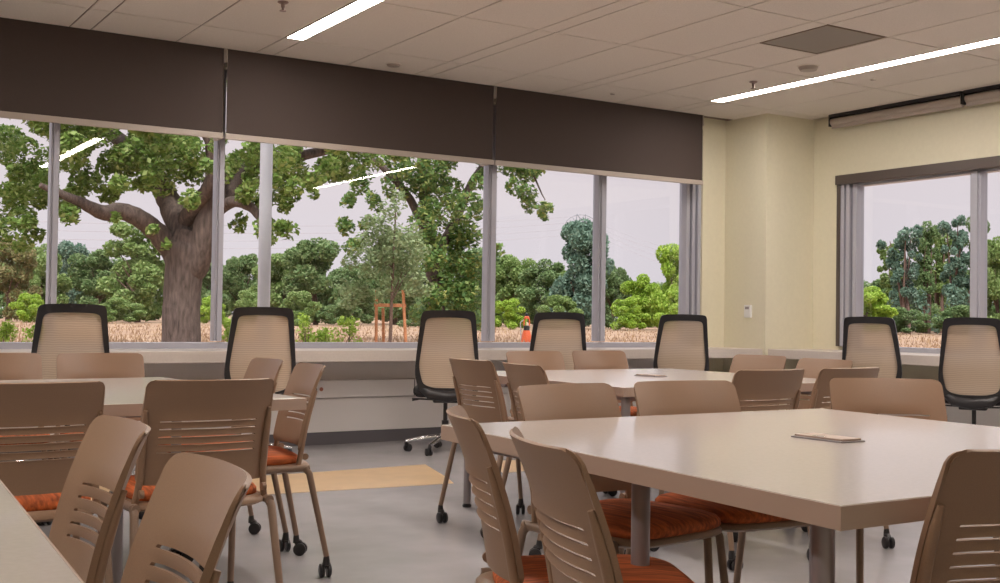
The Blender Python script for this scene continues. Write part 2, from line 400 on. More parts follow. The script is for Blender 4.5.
# ------------------------------------------------------------------ tables
TS = 1.50
def table(loc, rz, label, legs, box_rz=0.0, box_label=None, skew=0.0):
    t = thing('conference_table', label, 'table', (loc[0], loc[1], 0), rz)
    h = TS/2
    bm = NB(); box(bm, (-h, -h, .704), (h, h, .735), .002)
    for v in bm.verts: v.co.x += skew*v.co.y
    obj('tabletop', bm, M['top'], t)
    bm = NB()
    for (a, b) in (((-h-.003, -h-.003), (h+.003, -h)), ((-h-.003, h), (h+.003, h+.003)), ((-h-.003, -h), (-h, h)), ((h, -h), (h+.003, h))):
        box(bm, (a[0], a[1], .694), (b[0], b[1], .7335))
    for v in bm.verts: v.co.x += skew*v.co.y
    obj('edge_band', bm, M['edge'], t)
    bm = NB()
    for s in (-1, 1): box(bm, (-h+.12, s*.45-.02, .664), (h-.12, s*.45+.02, .704)); box(bm, (s*.6-.02, -h+.12, .664), (s*.6+.02, h-.12, .7035))
    obj('underframe', bm, M['post'], t)
    for (x, y) in legs:
        bm = NB(); lathe(bm, [(.021, .02), (.021, .69), (.032, .692), (.032, .703)], 20, (x, y, 0)); lg = obj('leg', bm, M['post'], t, True)
        bm = NB(); lathe(bm, [(.024, 0), (.026, .012), (.015, .022)], 16, (x, y, 0)); obj('foot', bm, M['black'], lg, True)
    if box_label:
        b = thing('power_box', box_label, 'power box', (loc[0], loc[1], .735), box_rz)
        bm = NB(); box(bm, (-.042, -.085, .0), (.042, .085, .004), .0015); obj('rim', bm, M['post'], b)
        bm = NB(); vs = box(bm, (-.036, -.078, .004), (.036, .078, .009), .002); obj('lid', bm, M['edge'], b)
        bm = NB(); box(bm, (-.034, -.02, .0085), (-.026, .02, .0105), .0008); obj('finger_pull', bm, M['chrome'], b)
    return t
table((2.29, 2.055), R(-0.2), 'big square table in the foreground with a flat power box lid in its middle', [(-.695, -.62), (.62, -.68), (-.63, -.03), (.70, .68)], R(0), 'flat power box lid in the middle of the foreground table', .063)
table((3.93, 4.73), R(-1), 'square table further back, in front of the yellow column', [(-.70, -.70), (.70, -.70), (.70, .70), (-.70, .70)], R(0), 'dark power box lid on the table further back')
table((.85, 4.60), R(3), 'square table near the window below the big oak', [(.10, -.70), (-.70, -.70), (-.70, .70), (.62, .2)])
table((-.413, 1.95), R(-3.4), 'grey tabletop corner cut off at the bottom left of the photo', [(-.7, -.7), (.7, -.7), (.7, .7), (-.7, .7)])

# ------------------------------------------------------------------ slatted nesting chair (faces local +Y)
def back_y(z): 
    k = (z-.50)/.33
    return -.205-.045*k-.05*max(0, k)**2.2
def back_shell():
    bm = NB()
    zt, zb, rc = .83, .50, .024
    slots = [.700, .6755, .651, .6265, .602]
    rows = [zb, zb+.006, zb+.018, zb+.036]
    for zc in sorted(slots): rows += [zc-.0019, zc+.0019, zc+.0122]
    rows = rows[:-1]+[.722, .745, .77, zt-rc, zt-.022, zt-.012, zt-.005, zt]
    us = [-1, -.96, -.9, -.82, -.74, -.6, -.45, -.3, -.15, 0]; us = [-1.001]+us+[-u for u in us[:-1]][::-1]+[1.001]
    grid = []
    for z in rows:
        w = .210-.006*(z-zb)/(zt-zb)
        if z > zt-rc: w -= rc-math.sqrt(max(0, rc*rc-(z-(zt-rc))**2))
        if z < zb+rc: w -= (rc-math.sqrt(max(0, rc*rc-((zb+rc)-z)**2)))*.8
        row = []
        for u in us:
            x = u*w; y = back_y(z)+.048*abs(x/.210)**2.2
            if abs(u) > 1: y -= .012*min(1, .3+(zt-z)/.10)
            if z < zt and zb < z:
                for zc in slots:
                    f = max(0, 1-max(0, abs(u)-.62)/.16)
                    if abs(z-(zc+.0019)) < 1e-4: y -= .0055*f
                    if abs(z-(zc-.0019)) < 1e-4: y += .0015*f
            row.append(bm.verts.new((x, y, z)))
        grid.append(row)
    for i in range(len(rows)-1):
        slot = any(abs((rows[i]+rows[i+1])/2-zc) < 1e-3 for zc in slots)
        for j in range(len(us)-1):
            if slot and abs(us[j]+us[j+1])/2 < .74: continue
            bm.faces.new((grid[i][j], grid[i][j+1], grid[i+1][j+1], grid[i+1][j]))
    bmesh.ops.recalc_face_normals(bm, faces=bm.faces)
    geom = bm.faces[:]
    bmesh.ops.solidify(bm, geom=geom, thickness=.007)
    return bm
def caster(parent, x, y, swivel, part='caster', rad=.027):
    bm = NB(); lathe(bm, [(.010, .050), (.014, .052), (.014, .070), (.011, .088)], 12, (x, y, 0))
    c, s = math.cos(swivel), math.sin(swivel)
    tube(bm, [(x, y, .058), (x-c*.014, y-s*.014, .052), (x-c*.026, y-s*.026, .036)], [.016, .015, .009], 8)
    o = obj(part, bm, M['black'], parent, True)
    ctr = Vector((x-c*.018, y-s*.018, rad)); ax = Vector((-s, c, 0))
    for k in (-1, 1):
        bm = NB(); tube(bm, [ctr+ax*k*.006, ctr+ax*k*.009, ctr+ax*k*.020, ctr+ax*k*.023], [rad*.9, rad, rad, rad*.8], 18)
        obj('wheel', bm, M['black'], o, True)
def make_nesting_chair(loc, rz, label):
    t = thing('nesting_chair', label, 'chair', loc, rz, 'tan slatted chairs around the tables')
    obj('backrest', back_shell(), M['plastic'], t, True, 50)
    for s in (-1, 1):
        bm = NB(); pts = []
        for z in (.435, .47, .52, .58, .64, .69, .735): pts.append((s*(.198 if z > .5 else .198+(.5-z)*.2), back_y(max(z, .5))+.028+max(0, .5-z)*.25, z))
        tube(bm, pts, [.011]*5+[.010, .006], 10); obj('back_upright', bm, M['plastic'], t, True)
        bm = NB(); tube(bm, [(s*.214, -.205, .432), (s*.218, -.1, .43), (s*.218, .16, .425)], .014, 10); obj('side_rail', bm, M['tube'], t, True)
        bm = NB(); tube(bm, [(s*.218, .15, .428), (s*.222, .165, .405), (s*.232, .205, .085)], [.014, .0125, .0115], 10); lf = obj('leg', bm, M['tube'], t, True)
        bm = NB(); tube(bm, [(s*.216, -.185, .435), (s*.220, -.205, .41), (s*.236, -.275, .085)], [.016, .0135, .0115], 10); lr = obj('leg', bm, M['tube'], t, True)
        caster(t, s*.232, .205, 1.1*s+.6); caster(t, s*.236, -.275, 2.1-s)
        bm = NB(); cyl(bm, (s*.190, -.192, .475), (s*.203, -.192, .475), .013, 18); obj('hinge_cap', bm, M['plastic'], t, True)
    bm = NB(); superpad(bm, .43, .46, .418, .448, .06, 5, 44, 0, .0); obj('seat_pan', bm, M['plastic'], t, True, 60)
    bm = NB(); superpad(bm, .415, .425, .436, .482, .08, 4.5, 44, .008, .02); obj('seat_cushion', bm, M['seat'], t, True, 70)
    return t
BT = .297
def place(px, py, head):
    h = R(head); return (px+BT*math.cos(h), py+BT*math.sin(h), 0), h-PI/2
CHAIRS = [
 ((1.255, 2.18), -26, 'tan chair at the foreground table on its near side, the one further back of two'),
 ((1.10, 1.665), -20, 'tan chair at the near side of the foreground table, closest to the viewer'),
 ((2.075, 2.95), -81, 'tan chair facing us beyond the foreground table, first from its far corner'),
 ((2.59, 2.98), -95, 'tan chair facing us beyond the foreground table, beside the slatted chairs behind'),
 ((3.47, 2.86), -122, 'tan chair turned toward us at the far right corner of the foreground table'),
 ((1.83, 1.14), 82, 'tan chair cut off by the right edge of the photo, at the foreground table'),
 ((2.86, 4.86), 0, 'tan slatted chair before the middle task chair, first at the table further back'),
 ((2.815, 4.335), -8, 'tan slatted chair seen from behind, second on that side of the table further back'),
 ((3.95, 5.9), -90, 'tan chair on the window side of the table further back, partly behind a slatted chair'),
 ((4.48, 5.95), -92, 'tan chair on the window side of the table further back, between two mesh task chairs'),
 ((5.04, 5.01), 183, 'tan chair in front of the yellow column at the table further back'),
 ((4.94, 4.41), 176, 'tan chair below the end window at the table further back'),
 ((3.62, 3.52), 90, 'tan chair with its back to us just behind the foreground table, first of a pair'),
 ((4.14, 3.54), 92, 'tan chair with its back to us behind the foreground table, second of a pair'),
 ((0.65, 3.5), 90, 'tan slatted chair cut off by the left edge of the photo, with orange seat showing'),
 ((1.18, 3.5), 90, 'tan slatted chair seen squarely from behind at the table near the window'),
 ((1.39, 5.91), -93, 'tan chair facing us across the window table, before the leftmost task chair'),
 ((0.92, 5.97), -93, 'tan chair at the left edge of the photo, on the window side of the table'),
 ((1.96, 5.01), 178, 'tan chair at the end of the window table, closer to the window'),
 ((1.935, 4.46), 172, 'tan chair with orange seat and casters in full view at the table end'),
 ((0.59, 2.19), 177, 'tan chair seen edge on beside the cut off grey tabletop, further from the viewer'),
 ((0.535, 1.515), 174, 'tan chair closest to the viewer beside the cut off grey tabletop'),
]
proto = None
for (px, py), hd, lb in CHAIRS:
    loc, rz = place(px, py, hd)
    if proto is None: proto = make_nesting_chair(loc, rz, lb)
    else: dup(proto, loc, rz, lb)

# ------------------------------------------------------------------ mesh-back task chair (faces local +Y)
def tb_y(z): return -.235-.10*((z-.46)/.62)+.035*math.sin(PI*max(0, min(1, (z-.46)/.62)))
def outline(inset, n=64):
    """half-width profile of the back as a closed loop in (x, z)"""
    zt, zb = 1.075-inset*1.75, .455+inset*1.5
    wt, wm, wb = .194-inset, .240-inset, .205-inset
    pts = []
    ctrl = [(0, zb), (wb*.6, zb+.004), (wb, zb+.03), (wm-.012, zb+.09), (wm, zb+.17), (wm-.012, (zb+zt)/2+.02), (wt+.012, zt-.08), (wt+.002, zt-.022), (wt-.022, zt-.002), (wt*.5, zt+.004), (0, zt+.006)]
    def cr(p0, p1, p2, p3, t): return .5*((2*p1)+(-p0+p2)*t+(2*p0-5*p1+4*p2-p3)*t*t+(-p0+3*p1-3*p2+p3)*t**3)
    full = ctrl+[(-x, z) for x, z in ctrl[-2:0:-1]]; k = len(full)
    for i in range(k):
        for s in range(4):
            a = [full[(i+d-1) % k] for d in range(4)]
            pts.append((cr(*[q[0] for q in a], s/4), cr(*[q[1] for q in a], s/4)))
    return pts
def make_task_chair(loc, rz, label):
    t = thing('task_chair', label, 'office chair', loc, rz, 'mesh back task chairs along the counters')
    o1, o2 = outline(0), outline(.031)
    def curve(x): return .05*(x/.236)**2
    bm = NB(); loops = []
    for pts, d in ((o1, .012), (o1, -.014), (o2, -.014), (o2, .012)):
        loops.append([bm.verts.new((x, tb_y(z)+curve(x)+d, z)) for x, z in pts])
    n = len(o1)
    for a, b in zip(loops, loops[1:]+loops[:1]):
        for j in range(n): bm.faces.new((a[j], a[(j+1) % n], b[(j+1) % n], b[j]))
    fr = obj('back_frame', bm, M['black'], t, True, 60)
    bm = NB()
    o3 = outline(.030); h = len(o3)//2
    prev = None
    for i in range(1, h):
        (xr, z), (xl, z2) = o3[i], o3[-i]
        row = [bm.verts.new((xl+(xr-xl)*k/10, tb_y(z)+curve(xl+(xr-xl)*k/10), z)) for k in range(11)]
        if prev and (prev[0].co.z < z-.001):
            for k in range(10): bm.faces.new((prev[k], prev[k+1], row[k+1], row[k]))
            prev = row
        elif prev is None: prev = row
        else:
            for v in row: bm.verts.remove(v)
    obj('back_mesh', bm, M['mesh'], t, True, 80)
    # lower back carrier and seat
    bm = NB(); tube(bm, [(-.19, -.17, .50), (-.13, -.235, .455), (0, -.25, .435), (.13, -.235, .455), (.19, -.17, .50)], [.028, .038, .042, .038, .028], 12); obj('back_carrier', bm, M['black'], t, True)
    bm = NB(); superpad(bm, .49, .47, .425, .50, .07, 3.6, 44, .006, .03); obj('seat', bm, M['blackfab'], t, True, 70)
    bm = NB(); box(bm, (-.10, -.17, .385), (.10, .12, .428), .012); box(bm, (-.03, -.26, .40), (.03, -.14, .44), .008); obj('tilt_mechanism', bm, M['black'], t, True)
    for s in (-1, 1):
        bm = NB(); tube(bm, [(s*.09, -.02, .40), (s*.2, -.03, .405), (s*.255, -.03, .40)], [.006, .006, .012], 8); obj('lever', bm, M['black'], t, True)
    bm = NB(); lathe(bm, [(.025, .10), (.027, .24), (.016, .245), (.016, .39)], 16); obj('gas_cylinder', bm, M['black'], t, True)
    bm = NB(); lathe(bm, [(.035, .085), (.042, .095), (.042, .135), (.034, .145)], 20)
    for k in range(5):
        a = 2*PI*k/5+PI/2+.2
        tube(bm, [(.03*math.cos(a), .03*math.sin(a), .118), (.16*math.cos(a), .16*math.sin(a), .105), (.30*math.cos(a), .30*math.sin(a), .078)], [.022, .019, .014], 10)
    obj('star_base', bm, M['chrome'], t, True)
    for k in range(5):
        a = 2*PI*k/5+PI/2+.2
        caster(t, .295*math.cos(a), .295*math.sin(a), a+.9, rad=.028)
    return t
def ray_x(u, y):
    d = _fw+RT*((u-500)/F_PX); return d.x/d.y*y
TASK = []
for u, y, hd, lb in [(73, 7.45, 81, 'black framed mesh task chair in front of the dark window post, leftmost'),
                     (264, 7.45, 76, 'black framed mesh task chair below the round steel post outside'),
                     (449, 7.45, 63, 'black framed mesh task chair right of the staked young tree'),
                     (560, 7.55, 61, 'black framed mesh task chair beside the small orange post outside'),
                     (684, 7.55, 58, 'black framed mesh task chair nearest the yellow column, before the wide window')]:
    TASK.append((ray_x(u, y), y, hd, lb))
def ray_y(u, x):
    d = _fw+RT*((u-500)/F_PX); return d.y/d.x*x
for u, x, hd, lb in [(869, 7.55, 28, 'black framed mesh task chair at the near end window jamb beside the column'),
                     (972, 7.55, 32, 'black framed mesh task chair at the right edge of the photo, under the window post')]:
    TASK.append((x, ray_y(u, x), hd, lb))
proto2 = None
for x, y, hd, lb in TASK:
    h = R(hd); loc = (x+.30*math.cos(h), y+.30*math.sin(h), 0); rz = h-PI/2
    if proto2 is None: proto2 = make_task_chair(loc, rz, lb)
    else: dup(proto2, loc, rz, lb)

# ------------------------------------------------------------------ outdoors
m = mat('dry_field', (0.62, 0.42, 0.29), 0.95); M['field'] = m
n = m.node_tree.nodes; l = m.node_tree.links
tcn = n.new('ShaderNodeTexCoord'); n1 = n.new('ShaderNodeTexNoise'); n1.inputs['Scale'].default_value = .35; n1.inputs['Detail'].default_value = 8
n2 = n.new('ShaderNodeValToRGB'); l.new(tcn.outputs['Object'], n1.inputs['Vector']); l.new(n1.outputs['Fac'], n2.inputs[0])
els = n2.color_ramp.elements
els[0].position = .3; els[0].color = (.22, .13, .08, 1); els[1].position = .72; els[1].color = (.44, .30, .18, 1)
e = els.new(.5); e.color = (.35, .22, .14, 1); l.new(n2.outputs[0], n['Principled BSDF'].inputs['Base Color'])
bm = NB()
a = [bm.verts.new(p) for p in ((-400, 8.95, -.03), (700, 8.95, -.03), (700, 900, -.03), (-400, 900, -.03))]; bm.faces.new(a)
a = [bm.verts.new(p) for p in ((9.1, -400, -.03), (700, -400, -.03), (700, 8.95, -.03), (9.1, 8.95, -.03))]; bm.faces.new(a)
struct(obj('ground', bm, M['field']))

def leaves(bm, rng, c, r, n, size, squash=1.0):
    """a clump of small folded leaf blades round a centre"""
    for _ in range(n):
        while True:
            d = Vector((rng.uniform(-1, 1), rng.uniform(-1, 1), rng.uniform(-1, 1)))
            if d.length <= 1: break
        d = d*(d.length**-.35 if d.length > .05 else 1)
        p = c+Vector((d.x*r, d.y*r, d.z*r*squash))
        s = size*rng.uniform(.6, 1.35)
        ax = Vector((rng.gauss(0, 1), rng.gauss(0, 1), rng.gauss(0, .7))).normalized()
        up = Vector((rng.gauss(0, .6), rng.gauss(0, .6), 1)).normalized()
        sd = ax.cross(up)
        if sd.length < 1e-3: continue
        sd.normalize()
        a = bm.verts.new(p-ax*s*.5); b = bm.verts.new(p+sd*s*.32); cc = bm.verts.new(p+ax*s*.5); dd = bm.verts.new(p-sd*s*.32)
        bm.faces.new((a, b, cc, dd))
def quick(name, bm, m, parent=None):
    me = bpy.data.meshes.new(name); bm.to_mesh(me); bm.free(); return link(name, me, parent, m)
L = {
 'oak': leafmat('oak_leaf', [(.09, .16, .035), (.17, .28, .06), (.26, .38, .10), (.40, .45, .18)], .35),
 'oak2': leafmat('dark_oak_leaf', [(.08, .16, .05), (.14, .25, .07), (.22, .34, .11), (.36, .36, .11)], .35),
 'young': leafmat('grey_green_leaf', [(.20, .28, .13), (.30, .38, .19), (.38, .45, .26)], .35),
 'dark': leafmat('dark_leaf', [(.12, .21, .08), (.20, .29, .12), (.30, .38, .18)], .35),
 'mid': leafmat('mid_leaf', [(.17, .27, .08), (.27, .37, .13), (.38, .47, .20)], .35),
 'lime': leafmat('lime_leaf', [(.24, .38, .05), (.38, .54, .08), (.52, .64, .15)], .35),
 'blue': leafmat('blue_grey_leaf', [(.11, .19, .14), (.18, .28, .21), (.26, .36, .28)], .35),
 'rust': leafmat('brownish_leaf', [(.25, .21, .10), (.34, .29, .14), (.22, .31, .12)], .35),
}
def limb(bm, pts, rads, depth, n=10, wob=0.0):
    P = [at(u, v, depth+dz) for (u, v, dz) in pts]
    # smooth with one pass of midpoint refinement
    Q, rr = [], []
    for i in range(len(P)-1):
        p0, p1, p2, p3 = P[max(i-1, 0)], P[i], P[i+1], P[min(i+2, len(P)-1)]
        for s in range(4):
            t = s/4
            Q.append(.5*((2*p1)+(-p0+p2)*t+(2*p0-5*p1+4*p2-p3)*t*t+(-p0+3*p1-3*p2+p3)*t**3)); rr.append(rads[i]*(1-t)+rads[i+1]*t)
    Q.append(P[-1]); rr.append(rads[-1])
    rng = random.Random(5)
    tube(bm, [q+Vector((rng.gauss(0, wob), rng.gauss(0, wob), 0)) for q in Q], rr, n)
# the big oak
rng = random.Random(11)
D = 31.0
b0 = ground_at(182, D)
oak = thing('oak_tree', 'huge old oak with a thick forked trunk close outside the window', 'tree', b0)
inv = Matrix.Translation(-b0)
bm = NB()
limb(bm, [(181, 354, 0), (181, 335, 0), (182, 300, 0), (184, 272, 0), (187, 250, 0), (190, 236, 0)], [.54, .51, .49, .50, .58, .42], D, 18, .01)
limb(bm, [(184, 272, 0), (172, 250, 0), (158, 233, -.3), (140, 219, -.8), (120, 211, -1.2), (104, 213, -1.8), (80, 202, -2.4), (40, 185, -3)], [.40, .34, .28, .25, .22, .2, .13, .06], D, 12, .02)
limb(bm, [(187, 262, 0), (180, 228, .2), (170, 203, .6), (160, 184, .9), (146, 165, 1.2), (122, 142, 1.6), (95, 118, 2), (70, 80, 2.5)], [.42, .36, .32, .30, .25, .22, .17, .06], D, 12, .02)
limb(bm, [(182, 225, .2), (194, 206, -.3), (206, 192, -.7), (214, 172, -1), (205, 130, -1.5), (190, 80, -2)], [.24, .21, .19, .16, .12, .04], D, 10, .02)
limb(bm, [(192, 268, 0), (202, 243, -.2), (210, 215, -.2), (214, 185, -.1), (216, 150, .1), (218, 110, .2), (225, 60, .4)], [.42, .36, .33, .30, .24, .18, .05], D, 12, .02)
limb(bm, [(210, 212, 0), (228, 195, .5), (243, 172, 1), (268, 158, 1.4), (305, 155, 1.8), (345, 146, 2.2), (400, 138, 2.6)], [.26, .24, .21, .18, .15, .12, .04], D, 10, .02)
limb(bm, [(212, 216, 0), (228, 203, -.6), (243, 203, -1), (257, 214, -1.3), (268, 240, -1.6)], [.18, .16, .14, .11, .04], D, 10, .02)
bmesh.ops.transform(bm, matrix=inv, verts=bm.verts); obj('trunk', bm, M['bark'], oak, True, 80)
cl = [(15,150,35),(40,172,30),(20,205,24),(75,150,30),(80,182,22),(110,160,26),(135,150,30),(150,165,20),(175,165,26),(195,150,22),(188,182,18),(205,165,14),(122,188,16),(60,202,18),(32,225,13),(5,235,18),(95,130,30),(45,130,30),(180,135,30),(150,130,30),
 (240,160,18),(248,190,18),(245,175,18),(280,165,20),(275,190,15),(285,205,13),(278,225,14),(270,240,10),(238,225,10),(300,160,20),(325,165,18),(320,182,10),(345,165,18),(330,148,25),(300,145,25),(265,148,25),(110,213,9),(165,245,7),(152,226,8),(370,158,16),(395,150,14),(8,180,20),(140,182,12),(255,205,14),(262,222,12),(290,185,14),(310,175,14),(255,160,16),(232,175,12),(25,240,12),(45,190,20),(100,190,16),(70,215,12),(335,165,16),(355,150,16),(160,140,24),(215,145,12),(265,235,9),(285,225,10),(312,190,8)]
cl += [(x, y+rng.uniform(-12, 12), 48) for y in (20, 75) for x in range(-60, 400, 60)]+[(-40, 150, 40), (-70, 190, 35), (-45, 225, 25)]
bm = NB()
for (u, v, r) in cl:
    for k in range(3):
        dz = rng.gauss(0, 2.0); rm = r/F_PX*D
        uu, vv, q = u+rng.gauss(0, r*.35), v+rng.gauss(0, r*.35), r*rng.uniform(.45, .7)/F_PX*D
        leaves(bm, rng, at(uu, vv, D+dz)-b0, q, int(.42*r*r)+10, .16)
quick('foliage', bm, L['oak'], oak)
# second oak
rng = random.Random(23); D = 46.0; b0 = ground_at(437, D)
t = thing('oak_tree', 'dark leafy oak behind the staked young tree, with a branch reaching over the next pane', 'tree', b0)
bm = NB()
limb(bm, [(437, 346, 0), (437, 320, 0), (434, 280, 0), (430, 240, 0), (425, 200, 0), (420, 120, 0)], [.40, .34, .30, .25, .2, .08], D, 12, .02)
limb(bm, [(432, 265, 0), (455, 220, .5), (480, 170, 1), (510, 150, 1), (545, 150, 1)], [.2, .18, .15, .1, .03], D, 10, .02)
limb(bm, [(432, 250, 0), (410, 200, -.5), (380, 165, -1), (350, 150, -1)], [.2, .16, .12, .03], D, 10, .02)
limb(bm, [(510, 151, 1), (530, 170, 1), (545, 200, 1)], [.08, .05, .02], D, 8, .02)
bmesh.ops.transform(bm, matrix=Matrix.Translation(-b0), verts=bm.verts); obj('trunk', bm, M['bark'], t, True, 80)
cl = [(352,200,12),(346,225,12),(350,245,12),(360,178,16),(390,165,20),(420,180,24),(440,165,26),(450,200,26),(430,215,24),(465,230,22),(450,255,28),(470,265,22),(440,290,24),(465,300,22),(425,260,20),(480,178,13),(488,168,14),(480,205,9),(520,183,16),(532,195,13),(545,206,8),(541,215,6),(508,170,12),(530,168,13),(420,310,18),(455,320,18),(480,318,14),(492,250,10),(368,225,9),(372,200,10)]
cl += [(x, 110+rng.uniform(-15, 15), 38) for x in range(370, 560, 45)]+[(x, 50, 40) for x in range(390, 520, 45)]
bm = NB()
for (u, v, r) in cl:
    for k in range(3):
        leaves(bm, rng, at(u+rng.gauss(0, r*.35), v+rng.gauss(0, r*.35), D+rng.gauss(0, 1.6))-b0, r*rng.uniform(.5, .75)/F_PX*D, int(.5*r*r)+10, .21)
quick('foliage', bm, L['oak2'], t)
# staked young tree
rng = random.Random(31); D = 40.0; b0 = ground_at(391, D)
t = thing('young_tree', 'slender grey green young tree held between orange wooden stakes', 'tree', b0)
bm = NB(); limb(bm, [(390, 347, 0), (391, 320, 0), (392, 290, 0), (394, 250, 0), (396, 205, 0)], [.07, .06, .05, .04, .015], D, 10)
for du in (-18, 16, -10, 12): limb(bm, [(392, 285+du, 0), (392+du, 262+du*.5, .2)], [.03, .01], D, 8)
bmesh.ops.transform(bm, matrix=Matrix.Translation(-b0), verts=bm.verts); obj('trunk', bm, M['wood2'], t, True, 80)
bm = NB()
for (u, v, r) in [(390,212,13),(398,235,18),(381,255,20),(405,265,20),(391,285,14),(371,272,16),(411,290,12),(398,195,7),(362,288,10),(385,235,16),(420,275,10),(380,295,9),(400,250,18),(352,285,12),(358,262,13),(366,240,12),(375,222,12),(350,300,9),(418,255,13),(412,232,12),(425,292,9)]:
    for k in range(4): leaves(bm, rng, at(u+rng.gauss(0, r*.4), v+rng.gauss(0, r*.4), D+rng.gauss(0, .5))-b0, r*.65/F_PX*D, int(.3*r*r)+6, .15)
quick('foliage', bm, L['young'], t)
st = thing('tree_stake', 'orange wooden tree stakes joined by a crossbar in the dry field', 'tree stake', b0)
for (u0, v0, u1, v1, dz) in ((376, 348, 376.5, 290, 0), (406, 348, 403, 290, 0), (383.5, 345, 383, 308, 1.2)):
    bm = NB(); limb(bm, [(u0, v0, dz), (u1, v1, dz)], [.055, .055], D, 8)
    bmesh.ops.transform(bm, matrix=Matrix.Translation(-b0), verts=bm.verts); obj('stake', bm, M['wood'], st, True)
bm = NB(); pa, pb = at(374, 305, D)-b0, at(406, 305.5, D)-b0
dv = (pb-pa).normalized(); nv = dv.cross(Vector((0, 0, 1)))
vs = []
for p in (pa, pb):
    vs.append([bm.verts.new(p+nv*(.06+a*.03)*-1+Vector((0, 0, b*.06))) for a, b in ((-1, -1), (1, -1), (1, 1), (-1, 1))])
for j in range(4): bm.faces.new((vs[0][j], vs[0][(j+1) % 4], vs[1][(j+1) % 4], vs[1][j]))
bm.faces.new(vs[0][::-1]); bm.faces.new(vs[1]); obj('crossbar', bm, M['wood'], st)

# trees along the far side of the field: a few crowns, each placed, scaled and named on its own
def crown(seed, kind):
    rng = random.Random(seed); bm = NB(); tb = NB()
    if kind == 'broad':
        tube(tb, [(0, 0, 0), (.1, 0, 1.5), (0, .2, 3.5), (.2, 0, 6.5)], [.35, .28, .22, .06], 8)
        for k in range(5):
            a = rng.uniform(0, 2*PI); tube(tb, [(0, .1, 2+.4*k), (1.4*math.cos(a), 1.4*math.sin(a), 3.4+.5*k), (2.4*math.cos(a), 2.4*math.sin(a), 4.2+.6*k)], [.14, .09, .03], 6)
        cs = []
        for k in range(44):
            z = rng.uniform(.9, 9.0); w = 3.9*math.sqrt(max(.05, 1-((z-4.6)/5.0)**2)); a = rng.uniform(0, 2*PI); q = math.sqrt(rng.random())
            cs.append((w*q*math.cos(a), w*q*math.sin(a), z, rng.uniform(.8, 1.5)))
        for x, y, z, r in cs: leaves(bm, rng, Vector((x, y, z)), r, 420, .46, .75)
    elif kind == 'tall':
        for k in range(4):
            a = rng.uniform(0, 2*PI); x, y = .5*math.cos(a), .5*math.sin(a); tx, ty = rng.uniform(-1.7, 1.7), rng.uniform(-1.7, 1.7); top = rng.uniform(8, 9.6)
            tube(tb, [(x, y, 0), (x+.4*tx, y+.4*ty, 4), (x+tx, y+ty, top)], [.22, .14, .04], 6)
            for j in range(9):
                f = rng.uniform(.38, 1.0); r = rng.uniform(.35, .75)
                leaves(bm, rng, Vector((x+tx*f+rng.gauss(0, .55), y+ty*f+rng.gauss(0, .55), top*f+.1)), r, 200, .32, .85)
        for k in range(10): leaves(bm, rng, Vector((rng.gauss(0, 1.3), rng.gauss(0, 1.3), rng.uniform(.6, 3.6))), .8, 110, .32)
    else:
        tube(tb, [(0, 0, 0), (.1, 0, 2), (0, .1, 5)], [.2, .15, .04], 6)
        for k in range(26):
            z = rng.uniform(.8, 8.8); w = 6.0*math.sqrt(max(.05, 1-(z/9.6)**2)); a = rng.uniform(0, 2*PI); q = math.sqrt(rng.random())
            leaves(bm, rng, Vector((w*q*math.cos(a), w*q*math.sin(a), z)), rng.uniform(1.1, 1.9), 420, .55, .8)
    a = bpy.data.meshes.new('foliage'); bm.to_mesh(a); bm.free()
    b = bpy.data.meshes.new('trunk'); tb.to_mesh(b); tb.free(); b.materials.append(M['wood2'])
    return a, b
ARCH = {k: [crown(s, k) for s in ss] for k, ss in (('broad', (1, 2, 3)), ('tall', (4, 5)), ('bush', (6, 7)))}
COLM = {}
def far_tree(i, u, depth, top, kind, col, width_px, label, name='tree', cat='tree', group='trees across the dry field'):
    hor = 317+.0139*(u-500)
    h = (hor-top)/F_PX*depth+EYE
    p = ground_at(u, depth); arch = ARCH[kind]; ai = i % len(arch)
    a, b = arch[ai]; key = (kind, ai, col)
    if key not in COLM:
        m_ = a.copy(); m_.materials.append(L[col]); COLM[key] = m_
    base_w = {'broad': 8.6, 'tall': 5.0, 'bush': 13.5}[kind]
    s = width_px/F_PX*depth/base_w
    t = thing(name, label, cat, p, i*2.4, group); t.scale = (s, s, h/9.6)
    link('foliage', COLM[key], t)
    if kind != 'bush': link('trunk', b, t)
